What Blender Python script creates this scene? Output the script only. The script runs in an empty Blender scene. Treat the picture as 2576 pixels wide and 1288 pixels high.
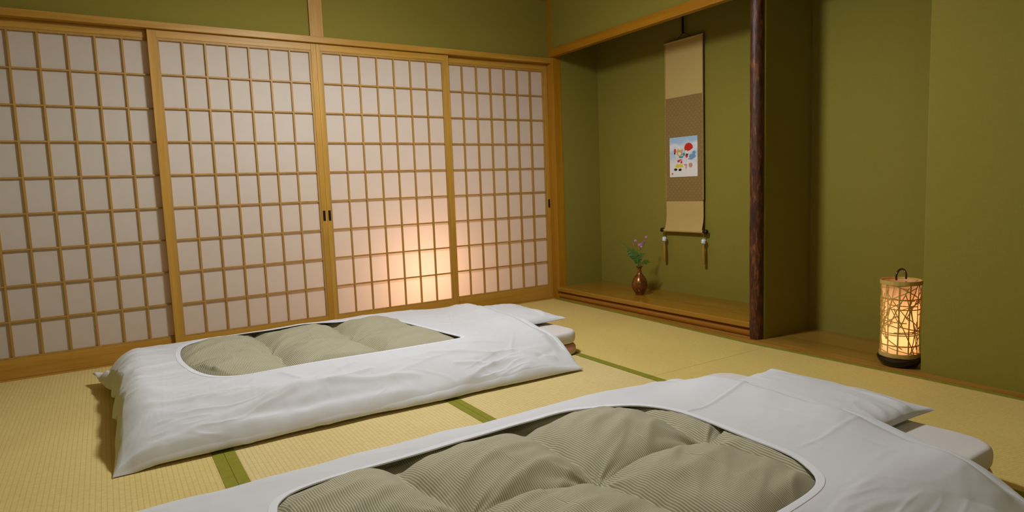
import bpy, bmesh, math, random
import numpy as np
from mathutils import Vector, Matrix
random.seed(7)
rng = np.random.default_rng(11)
SC = bpy.context.scene
COL = SC.collection
PI = math.pi

# ------------------------------------------------------------------ helpers
def tag(o, label=None, cat=None, group=None, kind=None):
    if label: o['label'] = label
    if cat: o['category'] = cat
    if group: o['group'] = group
    if kind: o['kind'] = kind
    return o

def thing(name, loc, label, cat, group=None, kind=None):
    o = bpy.data.objects.new(name, None)
    o.empty_display_size = .05
    COL.objects.link(o); o.location = loc
    return tag(o, label, cat, group, kind)

class MB:
    """collects geometry, world coordinates"""
    def __init__(s): s.v = []; s.f = []; s.m = []; s.uv = None
    def add(s, verts, faces, mi=0):
        b = len(s.v); s.v += [tuple(map(float, p)) for p in verts]
        s.f += [tuple(b+i for i in f) for f in faces]; s.m += [mi]*len(faces)
    def box(s, x0, x1, y0, y1, z0, z1, mi=0):
        s.add([(x0,y0,z0),(x1,y0,z0),(x1,y1,z0),(x0,y1,z0),(x0,y0,z1),(x1,y0,z1),(x1,y1,z1),(x0,y1,z1)],
              [(0,3,2,1),(4,5,6,7),(0,1,5,4),(1,2,6,5),(2,3,7,6),(3,0,4,7)], mi)
    def prism(s, prof, axis, a, b, mi=0):
        """prof: list of 2D points, extruded along axis from a to b"""
        n = len(prof)
        def P(p, t):
            if axis == 'x': return (t, p[0], p[1])
            if axis == 'y': return (p[0], t, p[1])
            return (p[0], p[1], t)
        vs = [P(p,a) for p in prof] + [P(p,b) for p in prof]
        fs = [(i, (i+1)%n, n+(i+1)%n, n+i) for i in range(n)] + [tuple(range(n))[::-1], tuple(range(n,2*n))]
        s.add(vs, fs, mi)
    def lathe(s, prof, c, seg=48, mi=0, close=False):
        n = len(prof); vs = []
        for k in range(seg):
            a = 2*PI*k/seg
            for r, z in prof: vs.append((c[0]+r*math.cos(a), c[1]+r*math.sin(a), c[2]+z))
        fs = []
        for k in range(seg):
            k2 = (k+1) % seg
            for i in range(n-1): fs.append((k*n+i, k2*n+i, k2*n+i+1, k*n+i+1))
            if close: fs.append((k*n+n-1, k2*n+n-1, k2*n, k*n))
        s.add(vs, fs, mi)
    def tube(s, pts, r, seg=8, mi=0, cap=True):
        pts = [Vector(p) for p in pts]; n = len(pts)
        rr = r if hasattr(r, '__len__') else [r]*n
        prev = None; vs = []
        for i, p in enumerate(pts):
            d = (pts[min(i+1,n-1)] - pts[max(i-1,0)]).normalized()
            if prev is None:
                a = Vector((0,0,1)) if abs(d.z) < .9 else Vector((1,0,0))
                u = d.cross(a).normalized()
            else:
                u = (prev - d*prev.dot(d)).normalized()
            prev = u; w = d.cross(u)
            for k in range(seg):
                t = 2*PI*k/seg; q = p + (u*math.cos(t)+w*math.sin(t))*rr[i]
                vs.append(q[:])
        fs = [(i*seg+k, i*seg+(k+1)%seg, (i+1)*seg+(k+1)%seg, (i+1)*seg+k) for i in range(n-1) for k in range(seg)]
        if cap: fs += [tuple(range(seg))[::-1], tuple((n-1)*seg+k for k in range(seg))]
        s.add(vs, fs, mi)
    def build(s, name, mats, parent=None, bevel=0, smooth=None, seg=2):
        off = Vector((0,0,0))
        if parent is not None:
            p = parent
            while p is not None: off += p.location; p = p.parent
        me = bpy.data.meshes.new(name)
        me.from_pydata([(x-off.x, y-off.y, z-off.z) for x, y, z in s.v], [], s.f)
        for m in (mats if isinstance(mats, (list, tuple)) else [mats]): me.materials.append(m)
        me.polygons.foreach_set('material_index', s.m)
        bm = bmesh.new(); bm.from_mesh(me)
        bmesh.ops.recalc_face_normals(bm, faces=bm.faces)
        bm.to_mesh(me); bm.free()
        o = bpy.data.objects.new(name, me); COL.objects.link(o)
        if parent is not None: o.parent = parent
        if smooth is not None:
            me.polygons.foreach_set('use_smooth', [True]*len(me.polygons))
            if smooth > 0: me.set_sharp_from_angle(angle=math.radians(smooth))
        if bevel:
            b = o.modifiers.new('Bevel', 'BEVEL'); b.width = bevel; b.segments = seg; b.limit_method = 'ANGLE'
            b.angle_limit = math.radians(40)
        me.update()
        return o

def grid_mesh(name, X, Y, Z, mat, parent=None, wrap=False, flip=False, uv=None):
    """X,Y,Z arrays (m,n): smooth surface, world coordinates"""
    off = np.zeros(3); p = parent
    while p is not None: off += np.array(p.location); p = p.parent
    m, n = X.shape
    V = np.stack([X-off[0], Y-off[1], Z-off[2]], -1).reshape(-1, 3)
    i, j = np.meshgrid(np.arange(m-1), np.arange(n if wrap else n-1), indexing='ij')
    j2 = (j+1) % n
    q = np.stack([i*n+j, i*n+j2, (i+1)*n+j2, (i+1)*n+j], -1).reshape(-1, 4)
    if flip: q = q[:, ::-1]
    me = bpy.data.meshes.new(name)
    me.from_pydata(V.tolist(), [], q.tolist())
    me.polygons.foreach_set('use_smooth', [True]*len(me.polygons))
    me.materials.append(mat)
    if uv is not None:
        l = me.uv_layers.new(name='UVMap')
        idx = np.zeros(len(me.loops), dtype=np.int32); me.loops.foreach_get('vertex_index', idx)
        l.data.foreach_set('uv', uv.reshape(-1, 2)[idx].ravel())
    me.update()
    o = bpy.data.objects.new(name, me); COL.objects.link(o)
    if parent is not None: o.parent = parent
    return o

# gradient noise in numpy
def _h(ix, iy, seed):
    n = (ix.astype(np.int64)*374761393 + iy.astype(np.int64)*668265263 + seed*1274126177) & 0xffffffff
    n = ((n ^ (n >> 13))*1274126177) & 0xffffffff
    return ((n ^ (n >> 16)) & 0xffff)/65535.0
def noise(x, y, seed=0):
    x = np.asarray(x, float); y = np.asarray(y, float)
    x, y = np.broadcast_arrays(x, y)
    ix = np.floor(x); iy = np.floor(y); fx = x-ix; fy = y-iy
    ux = fx**3*(fx*(fx*6-15)+10); uy = fy**3*(fy*(fy*6-15)+10)
    def g(dx, dy):
        a = _h(ix+dx, iy+dy, seed)*2*PI
        return np.cos(a)*(fx-dx)+np.sin(a)*(fy-dy)
    return ((g(0,0)*(1-ux)+g(1,0)*ux)*(1-uy) + (g(0,1)*(1-ux)+g(1,1)*ux)*uy)*1.5
def ridge(x, y, seed=0): return 1-np.abs(noise(x, y, seed))*2
def soft(x, y, seed=0, w=.20): return np.exp(-(noise(x, y, seed)/w)**2)
def sm(a, b, x):
    t = np.clip((x-a)/(b-a), 0, 1); return t*t*(3-2*t)

# ------------------------------------------------------------------ materials
def srgb(r, g, b):
    f = lambda c: ((c/255+.055)/1.055)**2.4 if c > 10 else c/255/12.92
    return (f(r), f(g), f(b), 1)

class NT:
    def __init__(s, name):
        s.m = bpy.data.materials.new(name); s.m.use_nodes = True
        s.t = s.m.node_tree; s.n = s.t.nodes; s.l = s.t.links
        s.b = s.n['Principled BSDF']; s.out = s.n['Material Output']
    def node(s, ty, **k):
        o = s.n.new(ty)
        for a, b in k.items(): setattr(o, a, b)
        return o
    def link(s, a, b): s.l.new(a, b)
    def coord(s, scale=(1,1,1), kind='Object', rot=(0,0,0)):
        c = s.node('ShaderNodeTexCoord'); mp = s.node('ShaderNodeMapping')
        mp.inputs['Scale'].default_value = scale; mp.inputs['Rotation'].default_value = rot
        s.link(c.outputs[kind], mp.inputs['Vector']); return mp.outputs['Vector']
    def noise(s, vec, scale, detail=4, rough=.55, dist=0):
        o = s.node('ShaderNodeTexNoise'); o.inputs['Scale'].default_value = scale
        o.inputs['Detail'].default_value = detail; o.inputs['Roughness'].default_value = rough
        o.inputs['Distortion'].default_value = dist
        s.link(vec, o.inputs['Vector']); return o.outputs['Fac']
    def ramp(s, fac, stops):
        r = s.node('ShaderNodeValToRGB'); e = r.color_ramp.elements
        while len(e) < len(stops): e.new(.5)
        for el, (p, c) in zip(e, stops): el.position = p; el.color = c
        s.link(fac, r.inputs['Fac']); return r.outputs['Color']
    def math(s, op, a, b=None, c=None):
        o = s.node('ShaderNodeMath', operation=op)
        for i, v in enumerate((a, b, c)):
            if v is None: continue
            if isinstance(v, (int, float)): o.inputs[i].default_value = v
            else: s.link(v, o.inputs[i])
        return o.outputs[0]
    def mix(s, fac, a, b, mode='MIX'):
        o = s.node('ShaderNodeMix', data_type='RGBA', blend_type=mode)
        for sock, v in ((o.inputs[0], fac), (o.inputs[6], a), (o.inputs[7], b)):
            if isinstance(v, (int, float, tuple)): sock.default_value = v
            else: s.link(v, sock)
        return o.outputs[2]
    def bump(s, h, strength=.3, dist=.002):
        o = s.node('ShaderNodeBump'); o.inputs['Strength'].default_value = strength; o.inputs['Distance'].default_value = dist
        s.link(h, o.inputs['Height']); s.link(o.outputs[0], s.b.inputs['Normal'])
    def base(s, c, rough=.6, spec=.3):
        if isinstance(c, tuple): s.b.inputs['Base Color'].default_value = c
        else: s.link(c, s.b.inputs['Base Color'])
        s.b.inputs['Roughness'].default_value = rough; s.b.inputs['Specular IOR Level'].default_value = spec

def wood(name, dark, light, axis='x', rough=.45, spec=.35, scale=1.0, coat=0):
    k = NT(name); sc = {'x': (.8, 14, 14), 'y': (14, .8, 14), 'z': (14, 14, .8)}[axis]
    v = k.coord(tuple(q*scale for q in sc))
    f = k.noise(v, 1.6, 5, .6, .9); g = k.noise(v, 9, 3, .6)
    f2 = k.math('ADD', k.math('MULTIPLY', f, .75), k.math('MULTIPLY', g, .25))
    k.base(k.ramp(f2, [(.32, dark), (.68, light)]), rough, spec)
    k.bump(g, .12, .001)
    if coat: k.b.inputs['Coat Weight'].default_value = coat; k.b.inputs['Coat Roughness'].default_value = .15
    return k.m

def plain(name, c, rough=.6, spec=.3, metal=0, grain=0, gscale=200):
    k = NT(name); v = k.coord()
    f = k.noise(v, gscale, 3)
    d = tuple(q*(1-.25) for q in c[:3])+(1,)
    k.base(k.ramp(f, [(.3, d), (.7, c)]), rough, spec)
    k.b.inputs['Metallic'].default_value = metal
    if grain: k.bump(f, grain, .001)
    return k.m

def mat_wall():
    k = NT('olive_wallpaper'); v = k.coord()
    w = k.coord((30, 30, 260)); a = k.noise(w, 1.0, 3, .6)
    w2 = k.coord((260, 260, 30)); a2 = k.noise(w2, 1.0, 3, .6)
    big = k.noise(v, 1.2, 3)
    f = k.math('ADD', k.math('MULTIPLY', a, .4), k.math('ADD', k.math('MULTIPLY', a2, .35), k.math('MULTIPLY', big, .25)))
    k.base(k.ramp(f, [(.3, (.214, .178, .027, 1)), (.7, (.246, .205, .032, 1))]), .85, .15)
    k.bump(k.math('ADD', a, a2), .11, .001)
    return k.m

def mat_tatami(g=1, b=1):
    k = NT('woven_rush'); c = k.node('ShaderNodeTexCoord'); sep = k.node('ShaderNodeSeparateXYZ')
    k.link(c.outputs['Object'], sep.inputs[0])
    jit = k.noise(k.coord((6, 1.5, 1)), 1.0, 2)
    x = k.math('ADD', sep.outputs[0], k.math('MULTIPLY', jit, .003))
    t = k.math('FRACT', k.math('MULTIPLY', x, 1/.0152))
    d = k.math('ABSOLUTE', k.math('SUBTRACT', t, .5))           # .5 at the groove, 0 on the ridge
    groove = k.ramp(d, [(.32, (0,0,0,1)), (.5, (1,1,1,1))])
    fine = k.noise(k.coord((60, 700, 1)), 1.0, 2)
    big = k.noise(k.coord((1.2, 1.2, 1)), 1.5, 3)
    mott = k.noise(k.coord((40, 110, 1)), 1.0, 3)
    f = k.math('ADD', k.math('MULTIPLY', fine, .35), k.math('ADD', k.math('MULTIPLY', mott, .35), k.math('MULTIPLY', big, .3)))
    col = k.ramp(f, [(.3, (.60, .445*g, .155*b, 1)), (.7, (.80, .645*g, .280*b, 1))])
    col = k.mix(k.math('MULTIPLY', groove, .34), col, (.42, .275, .060, 1))
    k.base(col, .62, .25)
    hgt = k.math('SUBTRACT', k.math('MULTIPLY', fine, .12), groove)
    k.bump(hgt, .28, .0010)
    return k.m

def mat_heri():
    k = NT('green_border_cloth')
    a = k.noise(k.coord((900, 260, 1)), 1.0, 2); b = k.noise(k.coord((40, 40, 1)), 1.0, 3)
    f = k.math('ADD', k.math('MULTIPLY', a, .6), k.math('MULTIPLY', b, .4))
    k.base(k.ramp(f, [(.3, (.20, .19, .016, 1)), (.7, (.30, .28, .035, 1))]), .8, .15)
    k.bump(a, .3, .0008); return k.m

def mat_white(name, c=(.675, .68, .69), weave=True):
    k = NT(name); v = k.coord()
    big = k.noise(v, 3, 3)
    k.base(k.ramp(big, [(.3, (c[0]*.965, c[1]*.965, c[2]*.97, 1)), (.7, c+(1,))]), .85, .12)
    if weave:
        a = k.noise(k.coord((120, 1400, 200)), 1.0, 2); b = k.noise(k.coord((1400, 120, 200)), 1.0, 2)
        cr = k.noise(v, 26, 4, .6, .6)
        k.bump(k.math('ADD', k.math('ADD', a, b), k.math('MULTIPLY', cr, 2.2)), .09, .0012)
    k.b.inputs['Sheen Weight'].default_value = .08
    return k.m

def mat_quilt():
    k = NT('olive_striped_cotton')
    c = k.node('ShaderNodeTexCoord'); sep = k.node('ShaderNodeSeparateXYZ'); k.link(c.outputs['UV'], sep.inputs[0])
    mp = k.node('ShaderNodeMapping'); k.link(c.outputs['UV'], mp.inputs['Vector']); mp.inputs['Scale'].default_value = (10, 10, 1)
    t = k.math('FRACT', k.math('MULTIPLY', sep.outputs[0], 1/.0058))
    d = k.math('ABSOLUTE', k.math('SUBTRACT', t, .5))
    line = k.ramp(d, [(.10, (1,1,1,1)), (.25, (0,0,0,1))])
    mpf = k.node('ShaderNodeMapping'); k.link(c.outputs['UV'], mpf.inputs['Vector']); mpf.inputs['Scale'].default_value = (1400, 1400, 1)
    fine = k.noise(mpf.outputs[0], 1.0, 2)
    big = k.noise(mp.outputs[0], 1.0, 3)
    basec = k.ramp(k.math('ADD', k.math('MULTIPLY', fine, .5), k.math('MULTIPLY', big, .5)),
                   [(.3, (.275, .252, .155, 1)), (.7, (.350, .325, .212, 1))])
    k.base(k.mix(k.math('MULTIPLY', line, .80), basec, (.66, .62, .45, 1)), .8, .15)
    k.bump(fine, .15, .0008)
    k.b.inputs['Sheen Weight'].default_value = .05
    return k.m

def mat_paper(name, col, trans, tcol, fibre=True):
    k = NT(name); v = k.coord()
    f = k.noise(v, 9, 5, .65, .4); g = k.noise(v, 160, 2)
    c = k.ramp(k.math('ADD', k.math('MULTIPLY', f, .7), k.math('MULTIPLY', g, .3)),
               [(.3, tuple(q*.95 for q in col)+(1,)), (.7, col+(1,))])
    di = k.node('ShaderNodeBsdfDiffuse'); k.link(c, di.inputs[0])
    tr = k.node('ShaderNodeBsdfTranslucent'); tr.inputs[0].default_value = tcol+(1,)
    mx = k.node('ShaderNodeMixShader'); mx.inputs[0].default_value = trans
    k.link(di.outputs[0], mx.inputs[1]); k.link(tr.outputs[0], mx.inputs[2])
    k.link(mx.outputs[0], k.out.inputs['Surface']); k.n.remove(k.b)
    return k.m

def mat_post():
    k = NT('mottled_bark_lacquer')
    a = k.noise(k.coord((38, 38, 9)), 1.0, 5, .7, .8); b = k.noise(k.coord((90, 90, 20)), 1.0, 4, .65)
    f = k.math('ADD', k.math('MULTIPLY', a, .6), k.math('MULTIPLY', b, .4))
    k.base(k.ramp(f, [(.36, (.016, .006, .003, 1)), (.52, (.070, .022, .008, 1)), (.66, (.26, .085, .012, 1))]), .46, .35)
    k.bump(b, .6, .003)
    return k.m

def mat_brocade():
    k = NT('brown_figured_brocade'); c = k.node('ShaderNodeTexCoord'); sep = k.node('ShaderNodeSeparateXYZ')
    k.link(c.outputs['Object'], sep.inputs[0])
    S_ = 1/.034
    u = k.math('MULTIPLY', sep.outputs[1], S_); w = k.math('MULTIPLY', sep.outputs[2], S_)
    # staggered small medallions
    def dots(ou, ow):
        fu = k.math('SUBTRACT', k.math('FRACT', k.math('ADD', u, ou)), .5)
        fw = k.math('SUBTRACT', k.math('FRACT', k.math('ADD', w, ow)), .5)
        r = k.math('SQRT', k.math('ADD', k.math('MULTIPLY', fu, fu), k.math('MULTIPLY', fw, fw)))
        return k.ramp(r, [(.04, (1,1,1,1)), (.08, (.2,.2,.2,1)), (.12, (.7,.7,.7,1)), (.18, (0,0,0,1))])
    m1 = k.mix(1.0, dots(0, 0), dots(.5, .5), 'ADD')
    fine = k.noise(k.coord((900, 900, 900)), 1.0, 2)
    col = k.ramp(fine, [(.3, (.20, .125, .038, 1)), (.7, (.27, .175, .058, 1))])
    k.base(k.mix(k.math('MULTIPLY', m1, .34), col, (.46, .34, .13, 1)), .75, .2)
    k.bump(fine, .2, .0008)
    return k.m

M = {}
M['wall'] = mat_wall()
M['tatami'] = mat_tatami(1.02, 1.12); M['tatami_right'] = mat_tatami(.98, .76); M['tatami_left'] = mat_tatami(1.0, .93); M['heri'] = mat_heri()  # rush tint set by column: left slightly yellower, right yellowest
WD, WL = (.37, .18, .016, 1), (.54, .29, .045, 1)
M['wx'] = wood('hinoki_along', WD, WL, 'x'); M['wy'] = wood('hinoki_across', WD, WL, 'y'); M['wz'] = wood('hinoki_upright', WD, WL, 'z')
M['beam'] = wood('amber_beam', (.29, .115, .003, 1), (.40, .175, .008, 1), 'y', .4); M['pillar'] = wood('amber_pillar', (.30, .125, .004, 1), (.42, .19, .010, 1), 'z', .4)
M['lattice'] = wood('lattice_cedar', (.34, .18, .030, 1), (.46, .255, .055, 1), 'z', .5)
M['toko'] = wood('lacquered_board', (.25, .11, .008, 1), (.38, .18, .015, 1), 'y', .22, .5, .6, coat=.3)
M['tokolog'] = wood('red_rounded_log', (.25, .085, .006, 1), (.36, .140, .012, 1), 'y', .34, .4, .6, coat=.12)
M['alcove'] = wood('alcove_plank', (.19, .092, .009, 1), (.36, .20, .032, 1), 'y', .33, .4, .35, coat=.15)
M['paper'] = mat_paper('shoji_paper', (.71, .655, .555), .34, (1.0, .80, .66))
M['white'] = mat_white('white_cotton'); M['hem'] = mat_white('white_hem', (.76, .77, .80), False)
M['sheet'] = mat_white('cream_sheet', (.70, .66, .62))
M['quilt'] = mat_quilt()
M['post'] = mat_post()
M['black'] = plain('black_lacquer', (.012, .009, .008, 1), .12, .6)
M['blackmat'] = plain('black_plastic', (.015, .012, .011, 1), .5, .4)
M['darkmetal'] = plain('dark_bronze', (.03, .022, .018, 1), .35, .5, .6)
M['bamboo'] = wood('split_bamboo', (.40, .27, .06, 1), (.58, .42, .115, 1), 'z', .45)
M['lamppaper'] = mat_paper('lantern_paper', (.80, .62, .42), .62, (1.0, .70, .45))
M['gold'] = plain('scroll_silk', (.57, .40, .135, 1), .7, .2, 0, .15, 700)
M['brocade'] = mat_brocade()
M['tassel'] = wood('ochre_tassel', (.26, .135, .022, 1), (.42, .24, .045, 1), 'z', .8, .1, 5)
M['cordgold'] = plain('gold_cord', (.42, .26, .06, 1), .7)
M['artpaper'] = plain('art_paper', (.80, .78, .76, 1), .8, .1)

# ------------------------------------------------------------------ camera
F, YAW, PIT, ROL = 1613.6, .562590, -.105572, -.0373077
cam = bpy.data.cameras.new('camera'); co = bpy.data.objects.new('camera', cam); COL.objects.link(co)
fw = Vector((math.sin(YAW)*math.cos(PIT), math.cos(YAW)*math.cos(PIT), math.sin(PIT)))
r = fw.cross(Vector((0,0,1))).normalized(); u = r.cross(fw)
r2 = r*math.cos(ROL)+u*math.sin(ROL); u2 = -r*math.sin(ROL)+u*math.cos(ROL)
mw = Matrix((r2, u2, -fw)).transposed().to_4x4(); mw.translation = (-2.951475, -4.08162, .885)
co.matrix_world = mw
cam.sensor_width = 36; cam.lens = F*36/2576; cam.clip_start = .02
SC.camera = co

# ------------------------------------------------------------------ setting
ZC = 2.30           # ceiling
XL = -3.575         # left wall
YF = -4.75          # wall behind the viewer
def struct(name, mb, mat, bevel=0, label=None, smooth=None):
    o = mb.build(name, mat, None, bevel, smooth); o['kind'] = 'structure'
    if label: o['label'] = label
    return o

m = MB(); m.box(XL-.1, .6, YF-.1, 1.5, -.16, -.055); struct('floor', m, M['wx'])
m = MB(); m.box(XL-.1, .6, YF-.1, 1.5, ZC, ZC+.1); struct('ceiling', m, wood('ceiling_board', (.42, .27, .10, 1), (.55, .37, .16, 1), 'x'))
m = MB(); m.box(XL-.1, XL, YF, .1, -.05, ZC); struct('wall_left', m, M['wall'])
m = MB(); m.box(XL-.1, .6, YF-.1, YF, -.05, ZC); struct('wall_front', m, M['wall'])
# strip of wall over the sliding screens
m = MB(); m.box(XL, .03, .012, .10, 1.855, ZC); struct('wall_back', m, M['wall'])
m = MB(); m.box(XL, .023, -.022, .095, 1.820, 1.857)
struct('trim_1', m, M['wx'], .002, 'long straight wooden lintel above the paper screens')
m = MB(); m.box(-1.788, -1.704, -.006, .03, 1.857, ZC-.02)
struct('trim_2', m, M['wz'], .002, 'short upright wooden post on the olive wall above the screens')
m = MB(); m.box(XL, .023, -.02, .02, 2.283, ZC)
struct('trim_3', m, M['wx'], .002, 'thin wooden moulding along the ceiling over the screens')
# threshold under the screens
m = MB(); m.box(XL, .023, -.0035, .10, -.05, .0015)
struct('trim_4', m, M['wx'], .001, 'low wooden threshold under the paper screens')
# corner pillar
m = MB(); m.box(.022, .098, -.047, .10, -.05, ZC)
struct('trim_5', m, M['pillar'], .003, 'pale square wooden pillar in the corner beside the screens')
# beam over the display alcove and the wall above it
m = MB(); m.box(.003, .048, -1.835, -.040, 1.860, 1.919)
struct('trim_6', m, M['beam'], .002, 'horizontal wooden beam across the top of the scroll alcove')
m = MB(); m.box(.018, .070, -1.86, -.045, 1.915, ZC); struct('wall_right', m, M['wall'])
m = MB(); m.box(.060, .47, -.045, .08, -.05, ZC); struct('wall_alcove_side', m, M['wall'])
m = MB(); m.box(.463, .56, -1.90, -.02, -.05, ZC); struct('wall_alcove_back', m, M['wall'])
m = MB(); m.box(.03, .47, -1.905, -1.845, -.05, ZC); struct('wall_partition', m, M['wall'], .004)
m = MB(); m.box(.440, .56, -2.80, -1.90, -.05, ZC); struct('wall_niche_back', m, M['wall'])
m = MB(); m.box(.022, .48, YF, -2.703, -.05, ZC); struct('wall_niche_side', m, M['wall'], .004)
m = MB(); m.box(.028, .060, -2.703, -1.900, 1.90, ZC); struct('wall_over_niche', m, M['wall'])
# low wooden sill where mats meet the alcoves
XR = [(-.048, .019), (-.45, .010), (-1.10, -.014), (-1.86, -.045), (-2.70, -.014), (YF, -.004)]
def xr(y): return float(np.interp(-y, [-q[0] for q in XR], [q[1] for q in XR]))
m = MB()
for (ya, xa), (yb, xb) in zip(XR, XR[1:]):
    m.add([(xa, ya, -.05), (.026, ya, -.05), (.026, yb, -.05), (xb, yb, -.05), (xa, ya, .0125), (.026, ya, .0125), (.026, yb, .0125), (xb, yb, .0125)],
          [(0,1,2,3), (4,7,6,5), (0,3,7,4), (1,5,6,2)]+([(0,4,5,1)] if ya == XR[0][0] else [])+([(3,2,6,7)] if yb == YF else []))
bm_fix = None
struct('trim_7', m, wood('sill_wood', (.28, .125, .012, 1), (.44, .23, .040, 1), 'y', .35, .4), 0, 'thin low wooden sill along the foot of the olive wall and alcoves')
# corridor beyond the screens
m = MB(); m.box(XL, .5, 1.3, 1.4, -.05, ZC); struct('wall_corridor', m, M['sheet'])

# bark post
m = MB(); n = 90; seg = 40; vs = []; c0 = (.012, -1.866)
zs = np.linspace(.006, ZC, n)
for i, z in enumerate(zs):
    for k in range(seg):
        a = 2*PI*k/seg
        rr = .0345 + .0016*float(noise(a*1.2, z*7, 3)) + .0010*float(noise(a*3.0, z*22, 4)) + .0008*math.sin(z*3)
        if z < .03: rr *= .90 + .1*math.sqrt(max(0, (z-.006)/.024))
        vs.append((c0[0]+rr*math.cos(a)*1.0, c0[1]+rr*math.sin(a), z))
fs = [(i*seg+k, i*seg+(k+1) % seg, (i+1)*seg+(k+1) % seg, (i+1)*seg+k) for i in range(n-1) for k in range(seg)]
m.add(vs, fs); m.add([], [])
o = m.build('alcove_post', M['post'], None, 0, 0)
tag(o, 'dark mottled reddish-brown round bark post between the two alcoves', 'post')

# display alcove platform
t = thing('alcove_platform', (.2, -.9, 0), 'raised polished amber wood platform under the hanging scroll', 'platform')
m = MB(); m.prism([(.46, .066), (.002, .066), (-.001, .070), (-.001, .092), (.004, .098), (.012, .100), (.46, .100)], 'y', -1.846, -.047)
m.build('board', M['toko'], t, 0, 30)
prof = [(.06, .012)] + [(.034-.020*math.cos(a), .036+.025*math.sin(a)) for a in np.linspace(-1.25, 1.25, 14)] + [(.06, .063)]
m = MB(); m.prism(prof, 'y', -1.84, -.052); m.build('front_log', M['tokolog'], t, 0, 40)
m = MB(); m.box(.05, .45, -1.84, -.05, -.04, .067); m.build('support', M['wy'], t)

o = MB(); o.box(.024, .441, -2.704, -1.903, -.05, .0125)
o = o.build('niche_floorboard', M['alcove'], None, .001)
tag(o, 'brown plank floor of the empty alcove beneath the glowing lantern', 'floorboard')

# ------------------------------------------------------------------ tatami mats
def mat_thing(x0, x1, y0, y1, hl, hr, label, wall=False, ci=0):
    t = thing('tatami_mat', ((x0+x1)/2, (y0+y1)/2, -.05), label, 'tatami mat', 'tatami mats covering the floor')
    ys = [y1-.0008, y0+.0008]
    if wall: ys = [ys[0]]+[q[0] for q in XR if y0 < q[0] < y1]+[ys[1]]
    X1 = (lambda y: xr(y)-.001) if wall else (lambda y: x1-.0008)
    def plank(xa, xb, z0, z1):
        m = MB(); n = len(ys)
        vs = [p for y in ys for p in ((xa(y), y, z0), (xb(y), y, z0), (xb(y), y, z1), (xa(y), y, z1))]
        fs = [(4*i+k, 4*i+(k+1) % 4, 4*i+4+(k+1) % 4, 4*i+4+k) for i in range(n-1) for k in range(4)]+[(0, 1, 2, 3), (4*n-1, 4*n-2, 4*n-3, 4*n-4)]
        m.add(vs, fs); return m
    plank(lambda y: x0+.0008, X1, -.05, 0).build('woven_top', M[('tatami_left', 'tatami', 'tatami', 'tatami_right')[ci]], t)
    if hl: plank(lambda y: x0+.0006, lambda y: x0+hl, -.03, .0016).build('cloth_border', M['heri'], t)
    if hr: plank(lambda y: X1(y)-hr, lambda y: X1(y)+.0002, -.03, .0016).build('cloth_border', M['heri'], t)
G1, G2, G3, GR = -2.673, -1.774, -.928, -.036
YS = -2.02
rows = [(YS, -.0045), (YF+.7, YS)]
lab = {(0,0): 'straw mat under the left end of the far futon, beside the leftmost screen',
       (0,1): 'straw mat under the left end of the near futon, lower left of the photo',
       (1,0): 'straw mat under the middle of the far futon, between double green borders',
       (1,1): 'straw mat under the middle of the near futon, between double green borders',
       (2,0): 'straw mat under the pillow end of the far futon, green-bordered at left',
       (2,1): 'straw mat under the pillow end of the near futon, green-bordered at left',
       (3,0): 'straw mat in front of the scroll alcove, bordered green along the platform',
       (3,1): 'straw mat in front of the lantern, bordered green along the olive wall'}
cols = [(XL, G1, .035, .036), (G1, G2, .036, .030), (G2, G3, .030, 0), (G3, GR, .042, .026)]
for ci, (x0, x1, hl, hr) in enumerate(cols):
    for ri, (y0, y1) in enumerate(rows):
        yy0, yy1 = (y0, y1)
        YQ = {0: -2.02, 1: -2.27, 2: -2.27, 3: -1.985}[ci]
        yy0, yy1 = ((YQ, y1) if ri == 0 else (y0, YQ))
        if ci == 3: yy0, yy1 = ((-1.985, -.0045) if ri == 0 else (YF+.7, -1.985))
        mat_thing(x0, x1, yy0, yy1, hl, hr, lab[(ci, ri)], ci == 3, ci)

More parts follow.
